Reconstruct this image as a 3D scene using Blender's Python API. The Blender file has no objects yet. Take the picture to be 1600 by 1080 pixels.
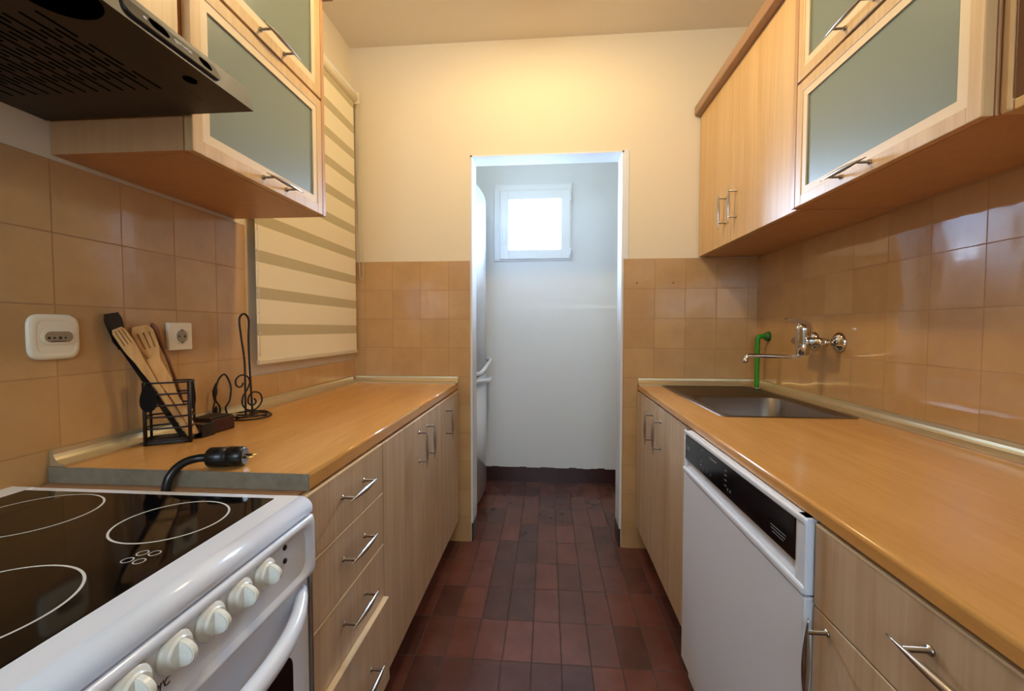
import bpy, bmesh, math, random
from mathutils import Vector, Matrix
random.seed(7)
S = bpy.context.scene
COL = S.collection
PI = math.pi

# ------------------------------------------------------------------ camera
cam_d = bpy.data.cameras.new('camera'); cam = bpy.data.objects.new('camera', cam_d); COL.objects.link(cam)
S.camera = cam
cam_d.sensor_fit = 'HORIZONTAL'; cam_d.sensor_width = 36.0; cam_d.lens = 684.0/1600*36
cam_d.clip_start = 0.02
cam.location = (0, 0, 1.15)
cam.rotation_euler = (PI/2 - 0.0391, 0, 0.0822)

# ------------------------------------------------------------------ view, world, light
S.view_settings.view_transform = 'Standard'; S.view_settings.look = 'None'
S.view_settings.gamma = 1; S.view_settings.use_curve_mapping = False
S.view_settings.exposure = 0.0
W = bpy.data.worlds.new('daylight'); S.world = W; W.use_nodes = True
bg = W.node_tree.nodes['Background']; bg.inputs[0].default_value = (0.72, 0.87, 1.0, 1); bg.inputs[1].default_value = 7.0

def lamp(name, kind, loc, energy, color, rot=(0, 0, 0), **kw):
    d = bpy.data.lights.new(name, kind); d.energy = energy; d.color = color
    for k, v in kw.items(): setattr(d, k, v)
    o = bpy.data.objects.new(name, d); COL.objects.link(o); o.location = loc; o.rotation_euler = rot
    return o
WARM = (1.0, 0.775, 0.42)
lamp('ceiling_bulb', 'POINT', (-0.06, 1.47, 2.475), 31, WARM, shadow_soft_size=0.045)
# daylight through the pantry window; cool fill added behind the camera, out of view
lamp('pantry_daylight', 'AREA', (-0.10, 3.52, 1.93), 120, (0.50, 0.71, 1.0), rot=(-PI/2, 0, 0), shape='RECTANGLE', size=0.5, size_y=0.5)
lamp('rear_cool_fill', 'AREA', (-0.05, -1.92, 1.80), 22, (0.58, 0.79, 1.0), rot=(PI/2, 0, 0), shape='RECTANGLE', size=1.3, size_y=0.9)

# ------------------------------------------------------------------ materials
MATS = {}
def newmat(name):
    m = bpy.data.materials.new(name); m.use_nodes = True
    nt = m.node_tree; b = nt.nodes['Principled BSDF']; MATS[name] = m
    return m, nt, b
def lin(h):
    if isinstance(h, str):
        c = [int(h[i:i+2], 16)/255 for i in (0, 2, 4)]
        return tuple((x/12.92 if x <= .04045 else ((x+.055)/1.055)**2.4) for x in c) + (1,)
    return tuple(h) + (1,)
def simple(name, col, rough=.5, metal=0.0, **kw):
    m, nt, b = newmat(name)
    b.inputs['Base Color'].default_value = lin(col); b.inputs['Roughness'].default_value = rough
    b.inputs['Metallic'].default_value = metal
    for k, v in kw.items(): b.inputs[k.replace('_', ' ')].default_value = v
    n = nt.nodes.new('ShaderNodeTexNoise'); n.inputs['Scale'].default_value = 40
    g = nt.nodes.new('ShaderNodeNewGeometry'); nt.links.new(g.outputs['Position'], n.inputs['Vector'])
    mr = nt.nodes.new('ShaderNodeMapRange'); mr.inputs[3].default_value = max(0, rough-.04); mr.inputs[4].default_value = min(1, rough+.04)
    nt.links.new(n.outputs['Fac'], mr.inputs[0]); nt.links.new(mr.outputs[0], b.inputs['Roughness'])
    return m
def mathn(nt, op, a, b=None):
    n = nt.nodes.new('ShaderNodeMath'); n.operation = op
    for i, v in enumerate((a, b)):
        if v is None: continue
        if isinstance(v, (int, float)): n.inputs[i].default_value = v
        else: nt.links.new(v, n.inputs[i])
    return n.outputs[0]
def wallcoords(nt, u, v, ou=0, ov=0):
    g = nt.nodes.new('ShaderNodeNewGeometry'); s = nt.nodes.new('ShaderNodeSeparateXYZ'); c = nt.nodes.new('ShaderNodeCombineXYZ')
    nt.links.new(g.outputs['Position'], s.inputs[0])
    nt.links.new(mathn(nt, 'SUBTRACT', s.outputs[u], ou), c.inputs[0]); nt.links.new(mathn(nt, 'SUBTRACT', s.outputs[v], ov), c.inputs[1])
    return c.outputs[0], g.outputs['Position']
def tile_mat(name, u, v, ou, ov, tw, th, c1, c2, cm, mortar, rough, cloud, bump=.25, wob=.06, offset=0.0, spec=.5):
    m, nt, b = newmat(name); L = nt.links.new
    vec, pos = wallcoords(nt, u, v, ou, ov)
    br = nt.nodes.new('ShaderNodeTexBrick'); br.offset = offset; br.squash = 1; br.offset_frequency = 2
    L(vec, br.inputs['Vector'])
    br.inputs['Color1'].default_value = lin(c1); br.inputs['Color2'].default_value = lin(c2); br.inputs['Mortar'].default_value = lin(cm)
    br.inputs['Scale'].default_value = 1; br.inputs['Mortar Size'].default_value = mortar; br.inputs['Mortar Smooth'].default_value = .2
    br.inputs['Bias'].default_value = 0; br.inputs['Brick Width'].default_value = tw; br.inputs['Row Height'].default_value = th
    n = nt.nodes.new('ShaderNodeTexNoise'); n.inputs['Scale'].default_value = 9; n.inputs['Detail'].default_value = 5; n.inputs['Roughness'].default_value = .62
    L(pos, n.inputs['Vector'])
    r = nt.nodes.new('ShaderNodeValToRGB'); r.color_ramp.elements[0].position = .32; r.color_ramp.elements[1].position = .7
    r.color_ramp.elements[0].color = (1-cloud, 1-cloud*1.15, 1-cloud*1.3, 1); r.color_ramp.elements[1].color = (1.0, 1.0, 1.0, 1)
    L(n.outputs['Fac'], r.inputs[0])
    mx = nt.nodes.new('ShaderNodeMix'); mx.data_type = 'RGBA'; mx.blend_type = 'MULTIPLY'; mx.inputs[0].default_value = 1
    L(br.outputs['Color'], mx.inputs[6]); L(r.outputs[0], mx.inputs[7]); L(mx.outputs[2], b.inputs['Base Color'])
    rr = nt.nodes.new('ShaderNodeMapRange'); rr.inputs[3].default_value = rough; rr.inputs[4].default_value = .7
    L(br.outputs['Fac'], rr.inputs[0]); L(rr.outputs[0], b.inputs['Roughness'])
    b.inputs['Specular IOR Level'].default_value = spec
    # every tile lies a little out of true, and its glaze waves
    wn = nt.nodes.new('ShaderNodeTexNoise'); wn.inputs['Scale'].default_value = 9; wn.inputs['Detail'].default_value = 1.5; L(pos, wn.inputs['Vector'])
    inv = mathn(nt, 'SUBTRACT', 1.0, br.outputs['Fac'])
    bp0 = nt.nodes.new('ShaderNodeBump'); bp0.inputs['Strength'].default_value = wob; bp0.inputs['Distance'].default_value = .05
    L(wn.outputs['Fac'], bp0.inputs['Height'])
    bp = nt.nodes.new('ShaderNodeBump'); bp.inputs['Strength'].default_value = bump; bp.inputs['Distance'].default_value = .002
    L(inv, bp.inputs['Height']); L(bp0.outputs[0], bp.inputs['Normal']); L(bp.outputs[0], b.inputs['Normal'])
    return m
TP = .1525
TC = ('CDA674', 'C29A69', 'AC8555')
M_TILE_L = tile_mat('wall_tile_side', 1, 2, .8485, 1.505-TP*9, TP, TP, *TC, .0016, .13, .15, wob=.05)
M_TILE_R = tile_mat('wall_tile_side_right', 1, 2, .8385, 1.505-TP*9, TP, TP, *TC, .0014, .045, .13, wob=.03, spec=.85)
M_TILE_E = tile_mat('wall_tile_end', 0, 2, .5415-TP*10, 1.505-TP*9, TP, TP, *TC, .0016, .18, .13, wob=.05)
M_FLOOR = tile_mat('floor_tile', 0, 1, -.0535-.1023*30, 1.4635-.2135*12, .1023, .2135, '7C483C', '583832', '4C3A34', .0022, .22, .30, bump=.3, wob=.010)
M_SKIRT = tile_mat('skirting_tile', 0, 1, -.0535-.1023*30, 1.4635-.2135*12, .2135, .2135, '4A2B26', '43272A', '33231F', .002, .3, .3)

def wood(name, c1, c2, axis=2, rough=.42, scale=90, stretch=.035, big=.5, coat=0.0):
    m, nt, b = newmat(name); L = nt.links.new
    g = nt.nodes.new('ShaderNodeNewGeometry'); mp = nt.nodes.new('ShaderNodeMapping')
    sc = [1, 1, 1]; sc[axis] = stretch; mp.inputs['Scale'].default_value = sc
    L(g.outputs['Position'], mp.inputs['Vector'])
    n = nt.nodes.new('ShaderNodeTexNoise'); n.inputs['Scale'].default_value = scale; n.inputs['Detail'].default_value = 4; n.inputs['Roughness'].default_value = .55
    L(mp.outputs[0], n.inputs['Vector'])
    n2 = nt.nodes.new('ShaderNodeTexNoise'); n2.inputs['Scale'].default_value = scale*.22; n2.inputs['Detail'].default_value = 2; L(mp.outputs[0], n2.inputs['Vector'])
    s = mathn(nt, 'ADD', mathn(nt, 'MULTIPLY', n.outputs['Fac'], 1-big), mathn(nt, 'MULTIPLY', n2.outputs['Fac'], big))
    r = nt.nodes.new('ShaderNodeValToRGB'); r.color_ramp.elements[0].position = .36; r.color_ramp.elements[1].position = .64
    r.color_ramp.elements[0].color = lin(c2); r.color_ramp.elements[1].color = lin(c1)
    L(s, r.inputs[0]); L(r.outputs[0], b.inputs['Base Color'])
    b.inputs['Roughness'].default_value = rough
    if coat: b.inputs['Coat Weight'].default_value = coat; b.inputs['Coat Roughness'].default_value = .12
    return m
M_BEECH = wood('light_beech_laminate', 'D8BC9A', 'BE9F7B', rough=.38)
M_BEECHX = wood('light_beech_upper', 'DFBA87', 'CDA672', rough=.42)
M_EDGE = simple('pale_beech_edge', 'E6CBA0', .45)
M_CARC = wood('carcass_beech', 'C69669', 'BC8B5E', rough=.4)
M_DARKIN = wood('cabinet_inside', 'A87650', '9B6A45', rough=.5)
M_TOP = wood('worktop_beech', 'D69D58', 'CB904B', axis=1, rough=.2, scale=110, stretch=.09)
M_TOPL = M_TOP
M_CROWN = wood('crown_brown', 'A98467', '9C775A', axis=1, rough=.4)
M_WOODU = wood('utensil_wood', 'D9AD74', 'C8985E', rough=.55, scale=120)
M_WOODD = wood('dark_utensil_wood', '8A5430', '74431F', rough=.55, scale=120)

def paint(name, col, rough=.85, bump=.05):
    m, nt, b = newmat(name); L = nt.links.new
    g = nt.nodes.new('ShaderNodeNewGeometry'); n = nt.nodes.new('ShaderNodeTexNoise'); n.inputs['Scale'].default_value = 60; n.inputs['Detail'].default_value = 3
    L(g.outputs['Position'], n.inputs['Vector'])
    bp = nt.nodes.new('ShaderNodeBump'); bp.inputs['Strength'].default_value = bump; bp.inputs['Distance'].default_value = .004
    L(n.outputs['Fac'], bp.inputs['Height']); L(bp.outputs[0], b.inputs['Normal'])
    b.inputs['Base Color'].default_value = lin(col); b.inputs['Roughness'].default_value = rough
    return m
M_WALL = paint('wall_paint', 'E8DAC0')
M_CEIL = paint('ceiling_paint', 'E8DECC')
M_PANTRY = paint('pantry_paint', 'E4E6EA')
M_WHITE = simple('white_enamel', 'E9F0FC', .16, Coat_Weight=.3)
M_WHITEM = simple('white_appliance', 'E4E8F0', .32)
M_KNOB = simple('ivory_plastic', 'ECEDE4', .28)
M_PLAS = simple('cream_plastic', 'EFE6CC', .35)
M_PVC = simple('white_pvc', 'ECEFF4', .3)
M_BLACKG = simple('black_ceramic_glass', '070708', .06, Specular_IOR_Level=0.25)
M_BLACK = simple('black_gloss_plastic', '0C0C10', .12)
M_HOOD = simple('dark_brown_metal', '261F1A', .5, .0)
M_HOODP = simple('hood_panel', '302923', .55, .0)
M_SLOT = simple('slot_black', '040302', .8, Specular_IOR_Level=0.0)
M_CHROME = simple('satin_nickel', 'B9B4AC', .24, 1.0)
M_POL = simple('polished_chrome', 'D4D2CC', .08, 1.0)
M_STEEL = simple('stainless_steel', '857D75', .40, 1.0)
M_STRIP = simple('aluminium_trim', 'D6C8A4', .32, .7)
M_ENDC = wood('grey_end_edging', '8B8272', '766B58', axis=1, rough=.45, scale=60)
M_WIRE = simple('black_wire', '1A0C09', .5, .0)
M_PLATE = simple('black_lacquer', '120A08', .7, Specular_IOR_Level=0.15)
M_DARKRED = simple('dark_red_brown', '3A130C', .4)
M_RUBBER = simple('black_rubber', '111214', .3)
M_BRASS = simple('brass_pin', 'E6C983', .25, 1.0)
M_GREEN = simple('green_plastic', '2C8A22', .4)
M_RING = simple('white_print', 'D6D6D2', .4)
M_GREYP = simple('grey_print', '6A6C72', .5)
M_INK = simple('dark_ink', '25262B', .5)
M_SHUT = simple('shutter_slat', 'B9B09A', .6)
M_CORD = simple('cord_white', 'D8CDB4', .6)
M_LEAF = simple('leaf_green', '8FBF6A', .6)
M_BARK = simple('bark', '6B5A48', .8)
M_DIM = simple('recess_dark', '120F0C', .6)

def glassmat(name, col, rough, trans):
    m, nt, b = newmat(name)
    b.inputs['Base Color'].default_value = lin(col); b.inputs['Roughness'].default_value = rough
    b.inputs['Transmission Weight'].default_value = trans
    g = nt.nodes.new('ShaderNodeNewGeometry'); n = nt.nodes.new('ShaderNodeTexNoise'); n.inputs['Scale'].default_value = 420
    nt.links.new(g.outputs['Position'], n.inputs['Vector'])
    bp = nt.nodes.new('ShaderNodeBump'); bp.inputs['Strength'].default_value = .25; bp.inputs['Distance'].default_value = .001
    nt.links.new(n.outputs['Fac'], bp.inputs['Height'])
    if rough > .1: nt.links.new(bp.outputs[0], b.inputs['Normal'])
    return m
M_FROST = glassmat('frosted_glass', '8F9884', .36, .3)
def clear_pane():
    m = bpy.data.materials.new('clear_pane'); m.use_nodes = True; nt = m.node_tree
    for n in list(nt.nodes): nt.nodes.remove(n)
    o = nt.nodes.new('ShaderNodeOutputMaterial'); t = nt.nodes.new('ShaderNodeBsdfTransparent'); g = nt.nodes.new('ShaderNodeBsdfGlossy')
    g.inputs['Roughness'].default_value = .02; f = nt.nodes.new('ShaderNodeFresnel'); mx = nt.nodes.new('ShaderNodeMixShader')
    nt.links.new(f.outputs[0], mx.inputs[0]); nt.links.new(t.outputs[0], mx.inputs[1]); nt.links.new(g.outputs[0], mx.inputs[2]); nt.links.new(mx.outputs[0], o.inputs[0])
    return m
M_PANE = clear_pane()
def sheer():
    m, nt, b = newmat('blind_sheer'); b.inputs['Base Color'].default_value = lin('DACBA4'); b.inputs['Roughness'].default_value = .8
    b.inputs['Alpha'].default_value = .72
    return m
M_SHEER = sheer()
def fabric():
    m, nt, b = newmat('blind_fabric'); b.inputs['Base Color'].default_value = lin('F0E4C8'); b.inputs['Roughness'].default_value = .85
    return m
M_FAB = fabric()

# ------------------------------------------------------------------ mesh helpers
ORG = {}
def bx(bm, x0, x1, y0, y1, z0, z1, bev=0, mi=0, seg=2):
    if x0 > x1: x0, x1 = x1, x0
    if y0 > y1: y0, y1 = y1, y0
    if z0 > z1: z0, z1 = z1, z0
    vs = [bm.verts.new((x, y, z)) for x in (x0, x1) for y in (y0, y1) for z in (z0, z1)]
    fs = []
    for q in ((0, 1, 3, 2), (4, 6, 7, 5), (0, 4, 5, 1), (2, 3, 7, 6), (0, 2, 6, 4), (1, 5, 7, 3)):
        f = bm.faces.new([vs[i] for i in q]); f.material_index = mi; fs.append(f)
    if bev:
        es = list({e for f in fs for e in f.edges})
        r = bmesh.ops.bevel(bm, geom=es, offset=bev, segments=seg, affect='EDGES', profile=.5)
        for f in r['faces']: f.material_index = mi
    return vs
def sweep(bm, pts, rad, n=10, closed=False, flat=1.0, up=None, cap=True, mi=0):
    pts = [Vector(p) for p in pts]; m = len(pts)
    if not hasattr(rad, '__len__'): rad = [rad]*m
    tang = []
    for i in range(m):
        a = pts[(i-1) % m] if (closed or i > 0) else pts[0]; b = pts[(i+1) % m] if (closed or i < m-1) else pts[-1]
        tang.append((b-a).normalized())
    ref = Vector(up) if up else (Vector((0, 0, 1)) if abs(tang[0].z) < .9 else Vector((0, 1, 0)))
    nrm = (ref - tang[0]*ref.dot(tang[0])).normalized(); rings = []
    for i in range(m):
        nrm = nrm - tang[i]*nrm.dot(tang[i])
        if nrm.length < 1e-6: nrm = tang[i].orthogonal()
        nrm.normalize(); bi = tang[i].cross(nrm)
        rings.append([bm.verts.new(pts[i] + (nrm*math.cos(2*PI*k/n)*flat + bi*math.sin(2*PI*k/n))*rad[i]) for k in range(n)])
    for i in range(m if closed else m-1):
        a, b = rings[i], rings[(i+1) % m]
        for k in range(n):
            f = bm.faces.new((a[k], a[(k+1) % n], b[(k+1) % n], b[k])); f.smooth = True; f.material_index = mi
    if cap and not closed:
        bm.faces.new(list(reversed(rings[0]))).material_index = mi; bm.faces.new(rings[-1]).material_index = mi
def prism(bm, poly, axis, a, b, bev=0, mi=0, smooth=False):
    """poly: 2-D outline in the two other axes (in X,Y,Z order), extruded along axis"""
    def P(p, t):
        q = list(p); q.insert(axis, t); return q
    v0 = [bm.verts.new(P(p, a)) for p in poly]; v1 = [bm.verts.new(P(p, b)) for p in poly]; n = len(poly)
    fs = [bm.faces.new(v0), bm.faces.new(list(reversed(v1)))]
    for i in range(n):
        f = bm.faces.new((v0[i], v1[i], v1[(i+1) % n], v0[(i+1) % n])); fs.append(f); f.smooth = smooth
    for f in fs: f.material_index = mi
    bmesh.ops.recalc_face_normals(bm, faces=fs)
    if bev:
        es = list({e for f in fs[:2] for e in f.edges}); bmesh.ops.bevel(bm, geom=es, offset=bev, segments=2, affect='EDGES')
def lathe(bm, prof, c, axis=2, n=24, sx=1.0, mi=0):
    """prof: list of (radius, height) along +axis from centre c"""
    rings = []
    for r, h in prof:
        ring = []
        for k in range(n):
            a = 2*PI*k/n; p = [math.cos(a)*r*sx, math.sin(a)*r]; p.insert(axis, h); ring.append(bm.verts.new(Vector(c)+Vector(p)))
        rings.append(ring)
    fs = []
    for a, b in zip(rings, rings[1:]):
        for k in range(n):
            f = bm.faces.new((a[k], a[(k+1) % n], b[(k+1) % n], b[k])); f.smooth = True; fs.append(f)
    fs.append(bm.faces.new(rings[0])); fs.append(bm.faces.new(rings[-1]))
    for f in fs: f.material_index = mi
    bmesh.ops.recalc_face_normals(bm, faces=fs)
def obj(name, bm, mats, parent=None, recalc=True):
    """bm holds world coordinates; the mesh is stored relative to its thing's origin"""
    if recalc: bmesh.ops.recalc_face_normals(bm, faces=bm.faces[:])
    me = bpy.data.meshes.new(name)
    o = bpy.data.objects.new(name, me); COL.objects.link(o)
    if parent is not None:
        org = ORG[parent.name]; ORG[o.name] = org; o.parent = parent
        bmesh.ops.translate(bm, verts=bm.verts[:], vec=-org)
    else:
        if bm.verts:
            xs = [v.co for v in bm.verts]
            org = Vector(((min(v.x for v in xs)+max(v.x for v in xs))/2, (min(v.y for v in xs)+max(v.y for v in xs))/2, min(v.z for v in xs)))
        ORG[o.name] = org; o.location = org; bmesh.ops.translate(bm, verts=bm.verts[:], vec=-org)
    bm.to_mesh(me); bm.free()
    for m in (mats if isinstance(mats, (list, tuple)) else [mats]): me.materials.append(m)
    return o
def box(name, x0, x1, y0, y1, z0, z1, mat, parent=None, bev=.0015):
    bm = bmesh.new(); bx(bm, x0, x1, y0, y1, z0, z1, bev); return obj(name, bm, mat, parent)
def thing(name, label, cat, loc, group=None):
    o = bpy.data.objects.new(name, None); COL.objects.link(o); o.empty_display_size = .05
    o.location = loc; ORG[o.name] = Vector(loc); o['label'] = label; o['category'] = cat
    if group: o['group'] = group
    return o
def tag(o, label, cat, group=None):
    o['label'] = label; o['category'] = cat
    if group: o['group'] = group
    return o
def struct(o): o['kind'] = 'structure'; return o
def text(name, s, size, loc, rot, mat, parent, ext=.0004, shear=0):
    c = bpy.data.curves.new(name, 'FONT'); c.body = s; c.size = size; c.extrude = ext; c.align_x = 'CENTER'; c.align_y = 'CENTER'; c.shear = shear
    t = bpy.data.objects.new('tmp', c); COL.objects.link(t); bpy.context.view_layer.update()
    me = bpy.data.meshes.new_from_object(t.evaluated_get(bpy.context.evaluated_depsgraph_get()))
    bpy.data.objects.remove(t); me.name = name
    o = bpy.data.objects.new(name, me); COL.objects.link(o); me.materials.clear(); me.materials.append(mat)
    me.transform(Matrix.Translation(Vector(loc)-ORG[parent.name]) @ rot.to_4x4()); o.parent = parent; ORG[o.name] = ORG[parent.name]
    return o
# text frames: reading direction, up direction -> rotation matrix
def frame(r, u):
    r = Vector(r).normalized(); u = Vector(u).normalized(); n = r.cross(u)
    return Matrix((r, u, n)).transposed()
def lerp(a, b, t): return a+(b-a)*t
def spline(ctrl, n=8, closed=False):
    P = [Vector(c) for c in ctrl]; out = []; m = len(P)
    for i in range(m if closed else m-1):
        p0 = P[(i-1) % m] if (closed or i > 0) else P[0]*2-P[1]; p1 = P[i]; p2 = P[(i+1) % m]
        p3 = P[(i+2) % m] if (closed or i < m-2) else P[-1]*2-P[-2]
        for k in range(n):
            t = k/n
            out.append(.5*((2*p1)+(p2-p0)*t+(2*p0-5*p1+4*p2-p3)*t*t+(3*p1-p0-3*p2+p3)*t**3))
    if not closed: out.append(P[-1])
    return out

# bow handle: spindle on two posts. nx = direction of the room from the front
def handle(parent, x, y, z, axis, nx, L=.155, post=.048, r=.0062, off=.03, mat=None):
    mat = mat or M_CHROME; bm = bmesh.new(); N = 14; pts = []; rad = []
    for i in range(N+1):
        t = i/N*2-1; q = [x+nx*(off+.002*(1-t*t)), y, z]; q[axis] += t*L/2; pts.append(q); rad.append(r*max(.16, (1-abs(t)**1.7)))
    sweep(bm, pts, rad, 10)
    for s in (-1, 1):
        a = [x, y, z]; a[axis] += s*post; b = [x+nx*off, y, z]; b[axis] += s*post
        sweep(bm, [a, [a[0]+nx*.003, a[1], a[2]], [a[0]+nx*.0035, a[1], a[2]], b], [.006, .006, .0032, .0032], 10)
    return obj('handle', bm, mat, parent)

# ------------------------------------------------------------------ room shell
XL, XR, YD, ZC = -1.05, 1.05, 2.30, 2.632
YB, YP = -1.75, 3.25      # behind the camera, pantry back wall
box_ = box
fl = struct(box('floor', XL-.15, XR+.15, YB-.15, YP+.3, -.1, 0, M_FLOOR, bev=0))
ce = struct(box('ceiling', XL-.15, XR+.15, YB-.15, YP+.3, ZC, ZC+.1, M_CEIL, bev=0))
# left wall around the window opening
WY0, WY1, WZ0, WZ1 = 1.505, 2.235, 1.04, 2.30
bm = bmesh.new()
bx(bm, XL-.2, XL, YB, WY0, 0, ZC); bx(bm, XL-.2, XL, WY1, YP, 0, ZC)
bx(bm, XL-.2, XL, WY0, WY1, 0, WZ0); bx(bm, XL-.2, XL, WY0, WY1, WZ1, ZC)
wl = struct(obj('wall_left', bm, M_WALL))
bm = bmesh.new()
bx(bm, XL-.001, XL+.007, YB, 1.442, 0, 1.505); bx(bm, XL-.001, XL+.007, 1.442, YD, 0, .980)
obj('tile_panel', bm, M_TILE_L, wl)
wr = struct(box('wall_right', XR, XR+.2, YB, YP, 0, ZC, M_WALL, bev=0))
bm = bmesh.new(); bx(bm, XR-.007, XR+.001, YB, YD, 0, 1.565); obj('tile_panel', bm, M_TILE_R, wr)
# end wall with the open doorway
DX0, DX1, DZ, DT = -.408, .382, 2.052, .125
bm = bmesh.new()
bx(bm, XL, DX0, YD, YD+DT, 0, ZC); bx(bm, DX1, XR, YD, YD+DT, 0, ZC); bx(bm, DX0, DX1, YD, YD+DT, DZ, ZC)
we = struct(obj('wall_end', bm, M_WALL))
bm = bmesh.new()
bx(bm, XL, DX0-.004, YD-.007, YD+.001, 0, 1.505); bx(bm, DX1+.004, XR, YD-.007, YD+.001, 0, 1.505)
obj('tile_panel', bm, M_TILE_E, we)
bm = bmesh.new()
for x, z in ((.452, 1.381), (.633, 1.381)):
    lathe(bm, [(.0035, 0), (.0035, .002)], (x, YD-.009, z), axis=1, n=12)
obj('screw_hole', bm, M_DIM, we)
# white plaster skin inside the doorway, stopping raggedly above the tiles
bm = bmesh.new()
for sx, x in ((1, DX0), (-1, DX1)):
    for i in range(10):
        y0 = YD-.004+i*(DT+.008)/10; y1 = YD-.004+(i+1)*(DT+.008)/10
        bx(bm, x, x+sx*.008, y0, y1, .098+.012*random.random(), DZ)
bx(bm, DX0, DX1, YD-.004, YD+DT+.004, DZ-.008, DZ)
struct(obj('trim_1', bm, M_PANTRY))
# painted band on the wall face right of the doorway, above the tiles
struct(box('trim_2', DX1, DX1+.026, YD-.006, YD+.001, 1.505, DZ+.004, M_PANTRY, bev=.002))
bm = bmesh.new()
bx(bm, DX0, DX0+.009, YD-.002, YD+DT+.01, 0, .095, .001); bx(bm, DX1-.009, DX1, YD-.002, YD+DT+.01, 0, .095, .001)
struct(obj('baseboard_doorway', bm, M_SKIRT))
# pantry back wall with its small window opening
PX0, PX1, PZ0, PZ1 = -.402, .172, 1.645, 2.205
bm = bmesh.new()
bx(bm, XL, PX0, YP, YP+.2, 0, ZC); bx(bm, PX1, XR, YP, YP+.2, 0, ZC); bx(bm, PX0, PX1, YP, YP+.2, 0, PZ0); bx(bm, PX0, PX1, YP, YP+.2, PZ1, ZC)
struct(obj('wall_pantry', bm, M_PANTRY))
bm = bmesh.new()
N = 40
for i in range(N):
    x0 = lerp(XL, XR, i/N); x1 = lerp(XL, XR, (i+1)/N); bx(bm, x0, x1, YP-.014, YP, .112+.006*math.sin(i*1.7)*random.random(), 1.30)
struct(obj('trim_3', bm, M_PANTRY))
struct(box('baseboard_pantry', XL, XR, YP-.009, YP, 0, .122, M_SKIRT, bev=.001))
# wall behind the camera with an unseen window, added to admit cool fill light
bm = bmesh.new()
bx(bm, XL, -.72, YB-.15, YB, 0, ZC); bx(bm, .62, XR, YB-.15, YB, 0, ZC); bx(bm, -.72, .62, YB-.15, YB, 2.3, ZC); bx(bm, -.72, .62, YB-.15, YB, 0, 1.3)
struct(obj('wall_back', bm, M_WALL))
bm = bmesh.new()
for a in ((-.72, -.66, 1.3, 2.3), (.56, .62, 1.3, 2.3), (-.08, -.02, 1.3, 2.3), (-.72, .62, 1.3, 1.36), (-.72, .62, 2.24, 2.3)):
    bx(bm, a[0], a[1], YB-.09, YB-.03, a[2], a[3], .004)
w3 = struct(obj('added_window', bm, M_PVC))
box('pane', -.68, .58, YB-.064, YB-.06, 1.33, 2.27, M_PANE, w3, bev=0)

# pantry window
bm = bmesh.new()
def frame_rect(bm, x0, x1, z0, z1, w, y0, y1, bev=.005):
    bx(bm, x0, x0+w, y0, y1, z0, z1, bev); bx(bm, x1-w, x1, y0, y1, z0, z1, bev)
    bx(bm, x0+w*.9, x1-w*.9, y0+.0005, y1-.0005, z0, z0+w, bev); bx(bm, x0+w*.9, x1-w*.9, y0+.0005, y1-.0005, z1-w, z1, bev)
frame_rect(bm, PX0, PX1, PZ0, PZ1, .05, YP-.010, YP+.06)
w1 = struct(obj('window_1', bm, M_PVC))
bm = bmesh.new(); frame_rect(bm, PX0+.045, PX1-.012, PZ0+.012, PZ1-.045, .070, YP-.026, YP+.045, .006)
obj('window_sash', bm, M_PVC, w1)
box('pane', PX0+.10, PX1-.07, YP+.008, YP+.012, PZ0+.07, PZ1-.10, M_PANE, w1, bev=0)
bm = bmesh.new(); bx(bm, -.335, -.315, YP-.032, YP-.026, 1.83, 1.90, .003); bx(bm, -.333, -.317, YP-.055, YP-.043, 1.76, 1.87, .004); bx(bm, -.331, -.319, YP-.046, YP-.028, 1.855, 1.872, .002)
obj('window_handle', bm, M_PVC, w1)
bm = bmesh.new()
for z in (1.70, 2.10): sweep(bm, [(PX1-.012, YP-.030, z-.03), (PX1-.012, YP-.030, z+.03)], .008, 10)
obj('hinge', bm, M_PVC, w1)

# left window behind the blind
fx0, fx1 = XL-.13, XL-.075
bm = bmesh.new()
def yrect(bm, y0, y1, z0, z1, w, x0, x1, bev=.004):
    bx(bm, x0, x1, y0, y0+w, z0, z1, bev); bx(bm, x0, x1, y1-w, y1, z0, z1, bev)
    bx(bm, x0+.0005, x1-.0005, y0+w*.9, y1-w*.9, z0, z0+w, bev); bx(bm, x0+.0005, x1-.0005, y0+w*.9, y1-w*.9, z1-w, z1, bev)
yrect(bm, WY0, WY1, WZ0, WZ1, .045, fx0, fx1)
bx(bm, fx0, fx1, 1.80, 1.87, WZ0+.03, WZ1-.03, .004)
w2 = struct(obj('window_2', bm, M_PVC))
bm = bmesh.new(); yrect(bm, WY0+.03, 1.825, WZ0+.03, WZ1-.03, .05, fx0+.03, fx1+.02); yrect(bm, 1.845, WY1-.03, WZ0+.03, WZ1-.03, .05, fx0+.03, fx1+.02)
obj('window_sash', bm, M_PVC, w2)
box('pane', fx0+.03, fx0+.034, WY0+.05, WY1-.05, WZ0+.05, WZ1-.05, M_PANE, w2, bev=0)
box('window_sill', XL-.12, XL-.001, WY0, WY1, WZ0, WZ0+.006, M_PVC, w2, bev=.004)
bm = bmesh.new(); z = WZ0; k = 0
while z < WZ1:
    gap = .0035 if k % 2 == 0 else .0002
    bx(bm, XL-.185, XL-.176, WY0, WY1, z, z+.0725-gap, .0008); z += .0725; k += 1
obj('roller_shutter', bm, M_SHUT, w2)

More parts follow.
